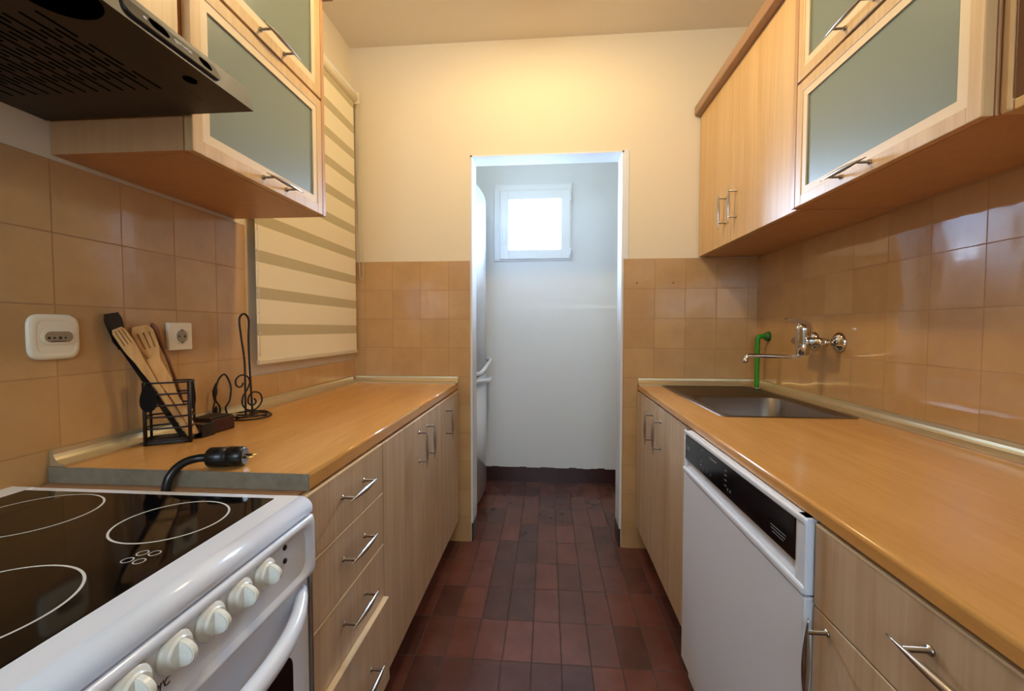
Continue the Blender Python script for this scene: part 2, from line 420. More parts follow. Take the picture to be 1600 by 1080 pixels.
# ------------------------------------------------------------------ ceiling lamp (just above the frame)
t = thing('ceiling_lamp', 'flush ceiling lamp with a metal cap above the middle of the kitchen', 'lamp', (-.06, 1.47, ZC))
bm = bmesh.new(); lathe(bm, [(.05, 0), (.12, -.02), (.135, -.05), (.142, -.142), (.138, -.142), (.128, -.05), (.04, -.03)], (-.06, 1.47, ZC)); obj('lamp_cap', bm, M_CHROME, t)
bm = bmesh.new(); lathe(bm, [(.018, 0), (.018, -.05)], (-.06, 1.47, ZC-.03)); obj('lamp_socket', bm, M_PVC, t)

# ------------------------------------------------------------------ roller blind
t = thing('zebra_blind', 'cream roller blind with opaque and sheer stripes over the left wall window', 'blind', (XL+.03, 1.86, 1.0))
BY0, BY1, BX = 1.462, 2.262, XL+.030
bm = bmesh.new(); z = 1.036; zt = 2.345; k = 0
while z < zt:
    z1 = min(zt, z+(.088 if k % 2 == 0 else .0425)); bx(bm, BX-.0006, BX+.0006, BY0, BY1, z, z1, 0, k % 2); z = z1; k += 1
obj('blind_fabric', bm, [M_FAB, M_SHEER], t)
bm = bmesh.new()
z = 1.05; k = 0
while z < zt-.05:
    z1 = z+(.0425 if k % 2 == 0 else .088); bx(bm, BX-.0125, BX-.0115, BY0, BY1, z+.086, min(zt, z1+.086), 0, 1 if k % 2 == 0 else 1); z = z1; k += 1
bm.free()
box('bottom_bar', BX-.006, BX+.006, BY0, BY1, 1.020, 1.038, M_CORD, t, bev=.003)
bm = bmesh.new(); sweep(bm, [(BX-.002, BY0-.01, 2.355), (BX-.002, BY1+.005, 2.355)], .024, 20); obj('roller_tube', bm, M_FAB, t)
box('head_rail', XL+.001, BX+.01, BY0-.012, BY1+.008, 2.372, 2.388, M_PVC, t, bev=.002)
box('end_bracket', XL+.001, BX+.028, BY1+.008, BY1+.014, 2.328, 2.388, M_PLAS, t, bev=.002); box('end_bracket', XL+.001, BX+.028, BY0-.016, BY0-.010, 2.328, 2.388, M_PLAS, t, bev=.002)
bm = bmesh.new()
sweep(bm, spline([(BX+.010, BY1+.016, 2.35), (BX+.012, BY1+.018, 2.0), (BX+.014, BY1+.014, 1.6), (BX+.016, BY1+.016, 1.44), (BX+.024, BY1+.019, 1.412), (BX+.034, BY1+.018, 1.44), (BX+.034, BY1+.012, 1.6), (BX+.02, BY1+.013, 2.0), (BX+.018, BY1+.014, 2.35)], 6), .0016, 6)
obj('pull_cord', bm, M_CORD, t)
bm = bmesh.new()
z = 1.06
while z < 2.33: lathe(bm, [(.0008, -.003), (.003, -.0015), (.003, .0015), (.0008, .003)], (BX+.012, BY0-.004, z), n=8); z += .0725
sweep(bm, [(BX+.012, BY0-.004, 1.05), (BX+.012, BY0-.004, 2.35)], .0009, 6)
obj('bead_chain', bm, M_PVC, t)

# ------------------------------------------------------------------ left base units
FXL = -.470
CB, CTZ = .13, .826         # door bottom and carcass top
def carcass(parent, side, xf, xw, y0, y1, z0, z1, mat, th=.018, plinth=True, back=True, top=True):
    """open-fronted box; side=+1: its front faces -X (right-hand run)"""
    bm = bmesh.new(); xf2 = xf
    bx(bm, xf2, xw, y0, y0+th, z0, z1); bx(bm, xf2, xw, y1-th, y1, z0, z1)
    bx(bm, xf2, xw, y0+th, y1-th, z0, z0+th)
    if top: bx(bm, xf2, xw, y0+th, y1-th, z1-th, z1)
    else: bx(bm, xf2, xf2+.05, y0+th, y1-th, z1-th, z1)
    if back: bx(bm, xw-.006 if xw > xf else xw, xw if xw > xf else xw+.006, y0+th, y1-th, z0+th, z1-th)
    o = obj('carcass', bm, mat, parent)
    return o
def base_unit(name, label, side, y0, y1, fronts, xf, xwall, group=None, top=True):
    """fronts: list of (kind, y0, y1, z0, z1, handle) ; side = direction towards the room"""
    t = thing(name, label, 'cabinet', ((xf+xwall)/2, (y0+y1)/2, 0), group)
    nx = side; xb = xf - nx*.018
    carcass(t, side, xb, xwall - (-nx)*.0 , y0+.001, y1-.001, CB-.01, CTZ, M_CARC, top=top)
    pb = box('plinth', xb-nx*.05, xb-nx*.066, y0+.001, y1-.001, .0, CB-.01, M_DARKIN, t, bev=0)
    for fr in fronts:
        kind, a, b, z0, z1, h = fr[:6]; dx = fr[6] if len(fr) > 6 else 0
        bm = bmesh.new(); bx(bm, xb+nx*.0008+nx*dx, xf+nx*dx, a+.0016, b-.0016, z0+.0016, z1-.0016, .0012)
        if dx: bx(bm, xb-nx*.10, xb+nx*dx, a+.03, b-.03, z0+.012, z1-.05)
        f = obj(kind, bm, M_BEECH, t)
        if kind == 'drawer':
            box('edge_strip', xf+nx*dx-nx*.016, xf+nx*dx+nx*.0006, a+.002, b-.002, z1-.0044, z1-.0012, M_EDGE, f, bev=0)
        if h:
            hy, hz, ax, LL = h; handle(f, xf+nx*dx, hy, hz, ax, nx, LL, post=LL*.35)
    return t
DZs = [CTZ-.004, .682, .532, .378, CB]
drw = []
for i in range(4):
    z1, z0 = DZs[i], DZs[i+1]
    drw.append(('drawer', .806, 1.203, z0, z1, (1.012, (z0+z1)/2+.01, 1, .165), .014 if i == 3 else 0))
base_unit('drawer_cabinet', 'light beech base cabinet of four drawers beside the stove', 1, .806, 1.204, drw, FXL, XL+.012)
base_unit('base_cabinet', 'light beech base cabinet with two doors in the middle of the left run', 1, 1.204, 1.887,
    [('door', 1.204, 1.606, CB, CTZ-.004, (1.553, .716, 2, .15)), ('door', 1.606, 1.887, CB, CTZ-.004, (1.662, .716, 2, .15))], FXL, XL+.012)
base_unit('base_cabinet', 'narrow single-door beech base cabinet at the doorway end of the left run', 1, 1.887, 2.262,
    [('door', 1.887, 2.262, CB, CTZ-.004, (1.985, .716, 2, .15))], FXL, XL+.012)

# worktops: rounded front nose, thin slab, sink cut-out where asked
def worktop(name, label, nx, xf, xwall, y0, y1, mat, cut=None, taper=0.0, zb=.826):
    zt = .860; r = .007; pr_ = []
    for i in range(9):
        a = PI/2*i/8; pr_.append((xf-nx*(r-r*math.sin(a)), zt-r+r*math.cos(a)))
    pr_ += [(xf, zb+.004), (xf-nx*.004, zb), (xf-nx*.05, zb), (xf-nx*.05, zt)]
    bm = bmesh.new(); prism(bm, pr_, 1, y0, y1)
    bm.normal_update()
    for f in bm.faces: f.smooth = f.calc_area() < .012*abs(y1-y0) and abs(f.normal.y) < .5 and f.normal.z > .05 and f.calc_area() < .0021*abs(y1-y0)
    xi = xf-nx*.05; e = nx*.0003
    if cut is None: bx(bm, xi+e, xwall, y0, y1, zb, zt)
    else:
        cx0, cx1, cy0, cy1 = cut
        bx(bm, xi+e, xwall, y0, cy0, zb, zt); bx(bm, xi+e, xwall, cy1, y1, zb, zt)
        bx(bm, xi+e, cx0, cy0, cy1, zb, zt); bx(bm, cx1, xwall, cy0, cy1, zb, zt)
    for v in bm.verts:
        if abs(v.co.x) < abs(xf)+.03: v.co.x += taper*(v.co.y-1.3)
    o = obj(name, bm, mat); tag(o, label, 'worktop'); return o
wk = worktop('worktop', 'orange beech laminate worktop on the left, the length nearer the stove', 1, -.4745, XL+.010, .826, 1.581, M_TOPL, taper=-.004)
bm = bmesh.new(); bx(bm, XL+.009, -.4735, .822, .8255, .8265, .8603, .0008)
obj('end_strip', bm, M_ENDC, wk)
worktop('worktop', 'orange beech laminate worktop on the left, the length reaching the doorway wall', 1, -.4745, XL+.010, 1.5818, YD-.009, M_TOPL, taper=-.004)

# aluminium coving along the walls
def coving(name, label, pts_prof, axis, a, b, mat=None):
    bm = bmesh.new(); prism(bm, pts_prof, axis, a, b); o = obj(name, bm, mat or M_STRIP); tag(o, label, 'worktop trim'); return o
def cprof(w, nx):   # (offset from wall, z)
    pts = []; z0 = .8605; R = .034
    pts.append((w, z0)); pts.append((w+nx*R, z0)); pts.append((w+nx*R, z0+.005))
    for i in range(1, 6):
        a = PI/2*i/6; pts.append((w+nx*(R-(R-.008)*math.sin(a)), z0+.005+(R-.008)*(1-math.cos(a))))
    pts.append((w+nx*.008, z0+R)); pts.append((w, z0+R)); return pts
coving('worktop_coving', 'pale metallic coving strip along the foot of the left wall tiles', cprof(XL+.0075, 1), 1, .826, YD-.052)
coving('worktop_coving', 'short pale coving strip across the end wall behind the left worktop', [(YD-.009-(p-(XL+.0075)), z) for p, z in cprof(XL+.0075, 1)], 0, XL+.012, -.476)
coving('worktop_coving', 'pale metallic coving strip along the foot of the right wall tiles', cprof(XR-.0075, -1), 1, -.3, YD-.052)
coving('worktop_coving', 'short pale coving strip across the end wall behind the sink', [(YD-.009-(p-(XL+.0075)), z) for p, z in cprof(XL+.0075, 1)], 0, .462, XR-.012)

# ------------------------------------------------------------------ right base units
CTZ = .833
base_unit('sink_cabinet', 'light beech base cabinet with two doors under the sink', -1, 1.425, 2.285,
    [('door', 1.425, 1.872, CB, CTZ-.004, (1.80, .716, 2, .155)), ('door', 1.872, 2.285, CB, CTZ-.004, (1.945, .716, 2, .155))], .456, XR-.012, top=False)
base_unit('drawer_cabinet', 'light beech cabinet with a wide top drawer right of the dishwasher', -1, .135, .752,
    [('drawer', .135, .752, .690, CTZ-.004, (.468, .778, 1, .175)), ('door', .135, .752, CB, .690, (.712, .612, 2, .16))], .442, XR-.012)
SX0, SX1, SY0, SY1 = .568, 1.000, 1.475, 2.262
worktop('worktop', 'long orange beech laminate worktop with the steel sink on the right', -1, .4465, XR-.010, -.35, YD-.009, M_TOP, cut=(SX0+.012, SX1-.012, SY0+.012, SY1-.012), taper=.0125, zb=.8335)

# sink: rim, one bowl nearer the camera, ribbed drainer beyond
t = thing('kitchen_sink', 'stainless steel inset sink with drainer set in the right worktop', 'sink', ((SX0+SX1)/2, (SY0+SY1)/2, .86))
bm = bmesh.new()
cx, cy, bw, bh = .785, 1.725, .355, .43      # bowl
def rr(cx, cy, w, h, r, n=6):
    out = []
    for (sx, sy, a0) in ((1, 1, 0), (-1, 1, PI/2), (-1, -1, PI), (1, -1, 3*PI/2)):
        for i in range(n+1):
            a = a0+PI/2*i/n; out.append((cx+sx*(w/2-r)+r*math.cos(a), cy+sy*(h/2-r)+r*math.sin(a)))
    return out
N = 28
outer = rr((SX0+SX1)/2, (SY0+SY1)/2, SX1-SX0, SY1-SY0, .02)
rings = [(outer, .8605), ([( (SX0+SX1)/2+(x-(SX0+SX1)/2)*.985, (SY0+SY1)/2+(y-(SY0+SY1)/2)*.99) for x, y in outer], .8635),
         ([( (SX0+SX1)/2+(x-(SX0+SX1)/2)*.945, (SY0+SY1)/2+(y-(SY0+SY1)/2)*.97) for x, y in outer], .8625),
         ([( (SX0+SX1)/2+(x-(SX0+SX1)/2)*.92, (SY0+SY1)/2+(y-(SY0+SY1)/2)*.957) for x, y in outer], .8585),
         (rr(cx, cy, bw+.01, bh+.01, .065), .8575), (rr(cx, cy, bw, bh, .06), .852), (rr(cx, cy, bw-.02, bh-.02, .055), .76), (rr(cx, cy, bw-.05, bh-.05, .05), .728), (rr(cx, cy, .09, .09, .044), .722), (rr(cx, cy, .08, .08, .039), .712)]
prev = None
for pts, z in rings:
    cur = [bm.verts.new((x, y, z)) for x, y in pts]
    if prev:
        for k in range(len(cur)):
            f = bm.faces.new((prev[k], prev[(k+1) % len(cur)], cur[(k+1) % len(cur)], cur[k])); f.smooth = True
    prev = cur
bm.faces.new(prev)
obj('basin', bm, M_STEEL, t)
bm = bmesh.new(); lathe(bm, [(.03, 0), (.034, .003), (.02, .004), (.004, .008)], (cx, cy, .7125)); obj('drain_strainer', bm, M_POL, t)

# dishwasher
DWY0, DWY1, DWX = .757, 1.412, .430
t = thing('dishwasher', 'white freestanding dishwasher with black control strip under the right worktop', 'dishwasher', (.73, 1.085, 0))
box('body', DWX+.022, XR-.06, DWY0+.004, DWY1-.004, .03, .826, M_WHITEM, t, bev=.003)
zp0, zp1 = .700, .8325
box('door', DWX, DWX+.021, DWY0, DWY1, .095, zp0-.003, M_WHITEM, t, bev=.004)
bm = bmesh.new()   # control fascia as a frame with a recessed grip
bx(bm, DWX, DWX+.021, DWY0, DWY0+.030, zp0, zp1, .003); bx(bm, DWX, DWX+.021, DWY1-.020, DWY1, zp0, zp1, .003)
bx(bm, DWX-.002, DWX+.021, DWY0+.001, DWY1-.001, zp1-.012, zp1, .003)
bx(bm, DWX-.004, DWX+.021, DWY0+.001, DWY1-.001, zp0, zp0+.017, .005)
bx(bm, DWX+.014, DWX+.021, DWY0+.02, DWY1-.02, zp0+.01, zp1-.01)
fas = obj('control_fascia', bm, M_WHITE, t)
bm = bmesh.new(); prism(bm, [(DWX+.013, zp0+.040), (DWX-.0015, zp0+.047), (DWX-.0015, zp1-.0125), (DWX+.013, zp1-.0125)], 1, DWY0+.030, DWY1-.020)
cp = obj('control_panel', bm, M_BLACK, t)
bm = bmesh.new(); prism(bm, [(DWX+.0145, zp0+.018), (DWX+.002, zp0+.018), (DWX+.0125, zp0+.0395), (DWX+.0145, zp0+.0395)], 1, DWY0+.031, DWY1-.021); obj('grip_recess', bm, M_WHITEM, t)
RW = frame((0, -1, 0), (0, 0, 1))
text('panel_print', '\u2014\u2014', .014, (DWX-.0019, 1.362, .789), RW, M_GREYP, cp)
def pb(y, z, w, h, bm_=None):
    bm_ = bmesh.new(); bx(bm_, DWX-.0021, DWX-.0014, y-w/2, y+w/2, z-h/2, z+h/2); return obj('panel_mark', bm_, M_GREYP, cp)
pb(1.362, .783, .026, .010)
for y, z in ((1.243, .811), (1.252, .778), (1.252, .768)): pb(y, z, .010, .003)
for y in (1.235, 1.205, 1.180): pb(y, .764, .003, .008)
pb(1.165, .806, .05, .003)
for z in (.806, .795, .783, .770): pb(1.083, z, .012, .0022)
for y in (1.07, 1.055): pb(y, .765, .004, .006)
for z, w in ((.775, .055), (.769, .05), (.763, .04)): pb(.84, z, w, .0016)
box('plinth', DWX+.03, DWX+.045, DWY0+.01, DWY1-.01, .012, .09, M_WHITEM, t, bev=.002)
for y in (DWY0+.05, DWY1-.05):
    for x in (DWX+.08, XR-.12):
        bm = bmesh.new(); lathe(bm, [(.016, 0), (.016, .008), (.008, .01), (.008, .032)], (x, y, 0)); obj('foot', bm, M_BLACK, t)

# ------------------------------------------------------------------ stove
SY_0, SY_1, SXF, SZ = .262, .7635, -.445, .842
t = thing('electric_stove', 'white freestanding electric stove with black ceramic hob at the left worktop end', 'stove', (-.74, .51, 0))
box('body', XL+.03, SXF+.002, SY_0+.003, SY_1-.003, .04, .800, M_WHITEM, t, bev=.003)
bm = bmesh.new()   # hob frame: raised white surround, rolled front lip
bx(bm, -1.045, -.992, SY_0, SY_1, .80, SZ, .004); bx(bm, -.9925, -.490, SY_0, SY_0+.020, .80, SZ, .004); bx(bm, -.9925, -.490, SY_1-.020, SY_1, .80, SZ-.0004, .004)
bx(bm, -.99, -.493, SY_0+.015, SY_1-.015, .80, SZ-.006)
lip = [(-.4935, .80), (-.4935, SZ-.0005)]
for i in range(9):
    a = PI/2*i/8; lip.append((-.4550+.024*math.sin(a), SZ-.020+.020*math.cos(a)-.0004))
lip += [(-.4315, .814), (-.436, .811), (-.446, .811), (-.446, .80)]
prism(bm, lip, 1, SY_0, SY_1, bev=.003)
for f in bm.faces:
    if abs(f.normal.y) < .3 and f.normal.x > .05: f.smooth = True
obj('hob_frame', bm, M_WHITE, t)
gl = box('glass_hob', -.992, -.494, SY_0+.020, SY_1-.020, SZ-.006, SZ+.0005, M_BLACKG, t, bev=.0005)
def ring(bm, c, r0, r1, z, n=72, smear=0):
    vo = [bm.verts.new((c[0]+r1*math.cos(2*PI*k/n), c[1]+r1*math.sin(2*PI*k/n), z)) for k in range(n)]
    vi = [bm.verts.new((c[0]+r0*math.cos(2*PI*k/n), c[1]+r0*math.sin(2*PI*k/n), z)) for k in range(n)]
    for k in range(n): bm.faces.new((vi[k], vi[(k+1) % n], vo[(k+1) % n], vo[k]))
for c, r in (((-.599, .643), .0765), ((-.630, .412), .0940), ((-.850, .644), .0885), ((-.864, .400), .0765)):
    bm = bmesh.new(); ring(bm, c, r-.0016, r+.0016, SZ+.0008); o = obj('cooking_zone', bm, M_RING, gl)
bm = bmesh.new()
for c in ((-.552, .544), (-.535, .545), (-.555, .525), (-.537, .524)): ring(bm, (c[0], c[1]), .0060, .0074, SZ+.0008, 32)
obj('heat_symbol', bm, M_RING, gl)
# control fascia
def rrect(cy, cz, w, h, r, n=5):
    out = []
    for (sy, sz, a0) in ((1, 1, 0), (-1, 1, PI/2), (-1, -1, PI), (1, -1, 3*PI/2)):
        for i in range(n+1):
            a = a0+PI/2*i/n; out.append((cy+sy*(w/2-r)+r*math.cos(a), cz+sz*(h/2-r)+r*math.sin(a)))
    return out
bm = bmesh.new()
cyy, czz = (SY_0+SY_1)/2, .7555; 
prev = None
for (w, h, r, x) in ((.501, .108, .004, SXF), (.501, .108, .006, SXF+.014), (.493, .102, .012, SXF+.018), (.462, .086, .026, SXF+.018), (.450, .076, .022, SXF+.012)):
    cur = [bm.verts.new((x, y, z)) for y, z in rrect(cyy, czz, w, h, r)]
    if prev:
        for k in range(len(cur)):
            f = bm.faces.new((prev[k], prev[(k+1) % len(cur)], cur[(k+1) % len(cur)], cur[k])); f.smooth = True
    prev = cur
bm.faces.new(prev)
fa = obj('control_fascia', bm, M_WHITE, t)
KX = SXF+.012
for y in (.622, .568, .514, .460, .406, .352):
    bm = bmesh.new(); lathe(bm, [(.0235, 0), (.0235, .003), (.0215, .0065), (.0175, .0075), (.0165, .0085), (.0160, .012)], (KX, y, .775), axis=0, n=32)
    # grip: half-disc blade
    blade = []
    for i in range(17):
        a = PI*i/16; blade.append((KX+.008+.021*math.sin(a), .775+.0155*math.cos(a)))
    prism(bm, blade, 1, y-.0045, y+.0045, bev=.0012)
    obj('control_knob', bm, M_KNOB, fa)
for y, z, r in [(y-.004, .8055, .0011) for y in (.622, .568, .514, .460, .406, .352)]+[(y+.024, .756, .0016) for y in (.622, .568, .514, .460)]:
    bm = bmesh.new(); lathe(bm, [(r, 0), (r, .0004)], (KX+.0002, y, z), axis=0, n=8); obj('dial_mark', bm, M_INK, fa)
FW = frame((0, 1, 0), (0, 0, 1))
text('dial_print', "PI'C", .013, (KX+.0003, .444, .7465), frame((0, 1, 0), (0, 0, 1)), M_INK, fa, shear=.2)
bm = bmesh.new()
for z in (.788, .766): lathe(bm, [(.0045, 0), (.0045, .002), (.002, .003)], (KX, .676, z), axis=0, n=16)
obj('indicator_light', bm, M_DIM, fa)
# oven door
bm = bmesh.new(); bx(bm, SXF-.02+.004, SXF+.008, SY_0+.006, SY_1-.010, .18, .697, .005)
dr = obj('oven_door', bm, M_WHITE, t)
bm = bmesh.new(); prism(bm, rrect(cyy, .42, .37, .36, .03), 0, SXF+.0075, SXF+.0095); obj('door_glass', bm, M_BLACKG, dr)
bm = bmesh.new(); pts = []; rad = []
for i in range(25):
    u = i/24*2-1; pts.append((SXF+.006+.050*(1-abs(u)**2.6), cyy+u*.222, .668+.012*abs(u)**3)); rad.append(.0135-.004*abs(u)**4)
sweep(bm, pts, rad, 14, flat=1.15); obj('door_handle', bm, M_WHITE, dr)
box('gap_trim', SXF-.004, SXF+.012, SY_1-.0085, SY_1-.0035, .12, .700, M_CHROME, t, bev=.001)
box('storage_drawer', SXF-.018, SXF+.006, SY_0+.006, SY_1-.010, .05, .172, M_WHITE, t, bev=.004)
for y in (SY_0+.04, SY_1-.04):
    for x in (SXF-.05, XL+.09):
        bm = bmesh.new(); lathe(bm, [(.018, 0), (.018, .01), (.009, .012), (.009, .045)], (x, y, 0)); obj('foot', bm, M_BLACK, t)

# ------------------------------------------------------------------ upper cabinets
def upper_glazed(name, label, nx, xf, xwall, y0, y1, doors, z0, z1, hy, crown=None):
    t = thing(name, label, 'cabinet', ((xf+xwall)/2, (y0+y1)/2, z0)); xb = xf-nx*.02
    bm = bmesh.new(); th = .018
    bx(bm, xb, xwall, y0, y0+th, z0, z1, .0008); bx(bm, xf-nx*.001, xwall, y1-th, y1, z0, z1, .0008)
    bx(bm, xb, xwall, y0+th, y1-th, z0, z0+th); bx(bm, xb, xwall, y0+th, y1-th, z1-th, z1)
    zm = (doors[0][1]+doors[1][0])/2; bx(bm, xb-nx*.02, xwall, y0+th, y1-th, zm-th/2, zm+th/2)
    bx(bm, xwall+nx*.0, xwall+nx*.006, y0+th, y1-th, z0+th, z1-th)
    obj('carcass', bm, M_CARC, t)
    for (a, b) in doors:
        bm = bmesh.new(); w = .030; x0, x1 = xb+nx*.0008, xf
        ya, yb = y0+.0015, y1-.0215
        bx(bm, x0, x1, ya, ya+w, a, b, .002); bx(bm, x0, x1, yb-w, yb, a, b, .002)
        bx(bm, x0+nx*.0004, x1-nx*.0002, ya+w-.001, yb-w+.001, a, a+w, .0015); bx(bm, x0+nx*.0004, x1-nx*.0002, ya+w-.001, yb-w+.001, b-w, b, .0015)
        d = obj('door', bm, M_BEECHX, t)
        bm = bmesh.new(); q = .020     # pale inner bead
        for (c0, c1, e0, e1) in ((ya+w, ya+w+q, a+w, b-w), (yb-w-q, yb-w, a+w, b-w), (ya+w+q, yb-w-q, a+w, a+w+q), (ya+w+q, yb-w-q, b-w-q, b-w)):
            bx(bm, x1-nx*.006, x1-nx*.002, c0, c1, e0, e1)
        obj('glazing_bead', bm, M_EDGE, d)
        bm = bmesh.new(); bx(bm, x1-nx*.011, x1-nx*.0065, ya+w-.004, yb-w+.004, a+w-.004, b-w+.004); obj('frosted_pane', bm, M_FROST, d)
        handle(d, xf, hy, a+.021, 1, nx, .165, .050)
    if crown:
        box('crown_moulding', xf+nx*.030, xb-nx*.03, y0, y1+crown, z1, z1+.045, M_CROWN, t, bev=.006)
    return t
upper_glazed('glazed_wall_cabinet', 'left wall cabinet with two frosted glass flap doors beside the cooker hood', 1, -.730, XL+.001, .858, 1.404,
             [(1.517, 1.879), (1.887, 2.215)], 1.517, 2.215, 1.135, crown=.016)
upper_glazed('glazed_wall_cabinet', 'right wall cabinet with two frosted glass flap doors', -1, .735, XR-.0085, .822, 1.415,
             [(1.511, 1.868), (1.876, 2.205)], 1.511, 2.205, 1.135, crown=0)
# cabinet over the hood
t = thing('wall_cabinet', 'beech wall cabinet directly above the cooker hood', 'cabinet', (-.89, .55, 1.64))
bm = bmesh.new(); bx(bm, XL+.001, -.756, .255, .273, 1.64, 2.215); bx(bm, XL+.001, -.756, .837, .855, 1.64, 2.215); bx(bm, XL+.001, -.756, .273, .837, 1.64, 1.658); bx(bm, XL+.001, -.756, .273, .837, 2.197, 2.215)
obj('carcass', bm, M_CARC, t); d = box('door', -.755, -.736, .257, .838, 1.642, 2.213, M_BEECHX, t)
handle(d, -.736, .5, 1.70, 1, 1, .165, .05)
box('crown_moulding', -.78, -.700, .255, .855, 2.215, 2.26, M_CROWN, t, bev=.006)
# plain two-door cabinet on the right
t = thing('wall_cabinet', 'right wall cabinet with two plain beech doors reaching the end wall', 'cabinet', (.9, 1.86, 1.511))
y0, y1, z0, z1 = 1.417, YD-.010, 1.508, 2.205
bm = bmesh.new(); bx(bm, .773, XR-.0085, y0, y0+.018, z0, z1); bx(bm, .773, XR-.0085, y1-.018, y1, z0, z1); bx(bm, .773, XR-.0085, y0+.018, y1-.018, z0, z0+.018); bx(bm, .773, XR-.0085, y0+.018, y1-.018, z1-.018, z1)
obj('carcass', bm, M_CARC, t)
for a, b, hy in ((y0, 1.905, 1.853), (1.905, y1, 1.958)):
    d = box('door', .754, .772, a+.0006, b-.0006, z0+.002, z1-.001, M_BEECHX, t, bev=.0006); handle(d, .754, hy, 1.652, 2, -1, .16, .052)
box('crown_moulding', .722, .80, y0, y1, z1, z1+.045, M_CROWN, t, bev=.006)
# open shelf cabinet nearest the camera on the right
t = thing('open_wall_shelf', 'open beech wall shelf unit at the right edge of the picture', 'shelf', (.9, .52, 1.508))
y0, y1, z0, z1 = .235, .820, 1.508, 2.205
for a in (y0, y1-.0205): box('side_panel', .757, XR-.0085, a, a+.0205, z0, z1, M_BEECHX, t, bev=.006)
for z in (z0, 1.84, z1-.02): box('shelf', .760, XR-.0085, y0+.0225, y1-.0225, z, z+.018, M_BEECHX, t, bev=.002)
M_SHELFSHADE = wood('shelf_shade', '85552F', '774A28', rough=.5)  # darker beech tone that carries the shade inside the shelf
box('shade_panel', .7595, XR-.017, y1-.0245, y1-.0225, z0+.020, 1.838, M_SHELFSHADE, t, bev=0)  # thin added panel, its dark colour stands in for interior shade
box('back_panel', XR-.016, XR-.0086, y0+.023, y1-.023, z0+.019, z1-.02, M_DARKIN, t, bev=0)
box('crown_moulding', .705, .80, y0, y1, z1, z1+.045, M_CROWN, t, bev=.006)

# ------------------------------------------------------------------ cooker hood
HX, HY0, HY1, HZ = -.590, .252, .853, 1.585
t = thing('cooker_hood', 'dark brown metal cooker hood above the stove', 'hood', (-.82, .55, HZ))
bm = bmesh.new()
prism(bm, [(XL+.001, HZ), (HX, HZ), (HX-.014, 1.631), (-.645, 1.636), (-.73, 1.637), (XL+.001, 1.637)], 1, HY0, HY1, bev=.002)
hb = obj('hood_body', bm, M_HOOD, t)
bm = bmesh.new(); bx(bm, -1.03, -.66, .29, .805, HZ-.0003, HZ+.003)
gr = obj('filter_panel', bm, M_HOODP, t)
bm = bmesh.new(); r = 0; x = -1.000
while x < -.700:
    y = .756 - (.0355 if r % 2 else 0)
    while y > .33:
        if not (x > -.74 and .47 < y < .60): bx(bm, x, x+.0034, y-.054, y, HZ-.0009, HZ+.0002)
        y -= .0705
    x += .0124; r += 1
obj('grille_slots', bm, M_SLOT, gr)
bm = bmesh.new(); lathe(bm, [(.047, 0), (.045, -.003), (.02, -.0035)], (-.640, .537, HZ+.001), n=40); obj('lamp_cover', bm, M_SLOT, t)
bm = bmesh.new(); lathe(bm, [(.012, 0), (.012, -.002)], (-.626, .735, HZ+.001), n=20, sx=.8); obj('filter_latch', bm, M_SLOT, t)
# control panel let into the sloping front
fn = Vector((.0275, 0, .014)).normalized(); fn = Vector((.954, 0, .30)).normalized()
up = Vector((-.014, 0, .027)).normalized(); fn = Vector((0, 1, 0)).cross(up)
fc = Vector((HX-.0065, .5, HZ+.0245))
def on_front(y, h, d): return fc + Vector((0, y-fc.y, 0)) + up*h + fn*d
def front_plate(bm, poly, d0, d1):
    a = [bm.verts.new(on_front(y, h, d0)) for y, h in poly]; b = [bm.verts.new(on_front(y, h, d1)) for y, h in poly]; n = len(poly)
    bm.faces.new(a); bm.faces.new(list(reversed(b)))
    for i in range(n): bm.faces.new((a[i], b[i], b[(i+1) % n], a[(i+1) % n]))
bm = bmesh.new(); front_plate(bm, rrect(.6735, -.001, .181, .034, .013), -.003, .0014); cpn = obj('control_panel', bm, simple('hood_fascia', '221D1A', .4), t)
for yy, w in ((.642, .034), (.733, .026)):
    bm = bmesh.new(); front_plate(bm, rrect(yy, -.001, w, .017, .008), 0, .0022); obj('slider_opening', bm, M_SLOT, cpn)
bm = bmesh.new(); front_plate(bm, rrect(.617, -.003, .005, .005, .002), 0, .0022); obj('lamp_symbol', bm, M_RING, cpn)
text('logo_lettering', 'gorenje', .0115, on_front(.687, .001, .0017), frame((0, 1, 0), up), M_RING, cpn, ext=.0002)

# ------------------------------------------------------------------ wall sockets
t = thing('wall_socket', 'large rounded cream socket with oval recess on the left tiles above the stove', 'socket', (XL+.007, .842, 1.132))
bm = bmesh.new(); prev = None
xw = XL+.0072
def superq(cy, cz, w, h, bulge, n=48):
    out = []
    for k in range(n):
        a = 2*PI*k/n; c, s = math.cos(a), math.sin(a); p = .36
        out.append((cy+math.copysign(abs(c)**p, c)*w/2*(1-bulge*abs(s)**3), cz+math.copysign(abs(s)**p, s)*h/2*(1-bulge*abs(c)**3)))
    return out
for (w, h, x) in ((.098, .096, xw), (.098, .096, xw+.004), (.094, .092, xw+.0065), (.072, .070, xw+.0095), (.070, .068, xw+.0085), (.066, .064, xw+.0095)):
    cur = [bm.verts.new((x, y, z)) for y, z in superq(.842, 1.132, w, h, .07)]
    if prev:
        for k in range(48):
            f = bm.faces.new((prev[k], prev[(k+1) % 48], cur[(k+1) % 48], cur[k])); f.smooth = True
    prev = cur
bm.faces.new(prev); obj('cover_plate', bm, M_PLAS, t)
bm = bmesh.new(); prism(bm, rrect(.8445, 1.132, .064, .034, .0168, 8), 0, xw+.0075, xw+.0125, bev=.002); rim = obj('oval_rim', bm, M_PLAS, t)
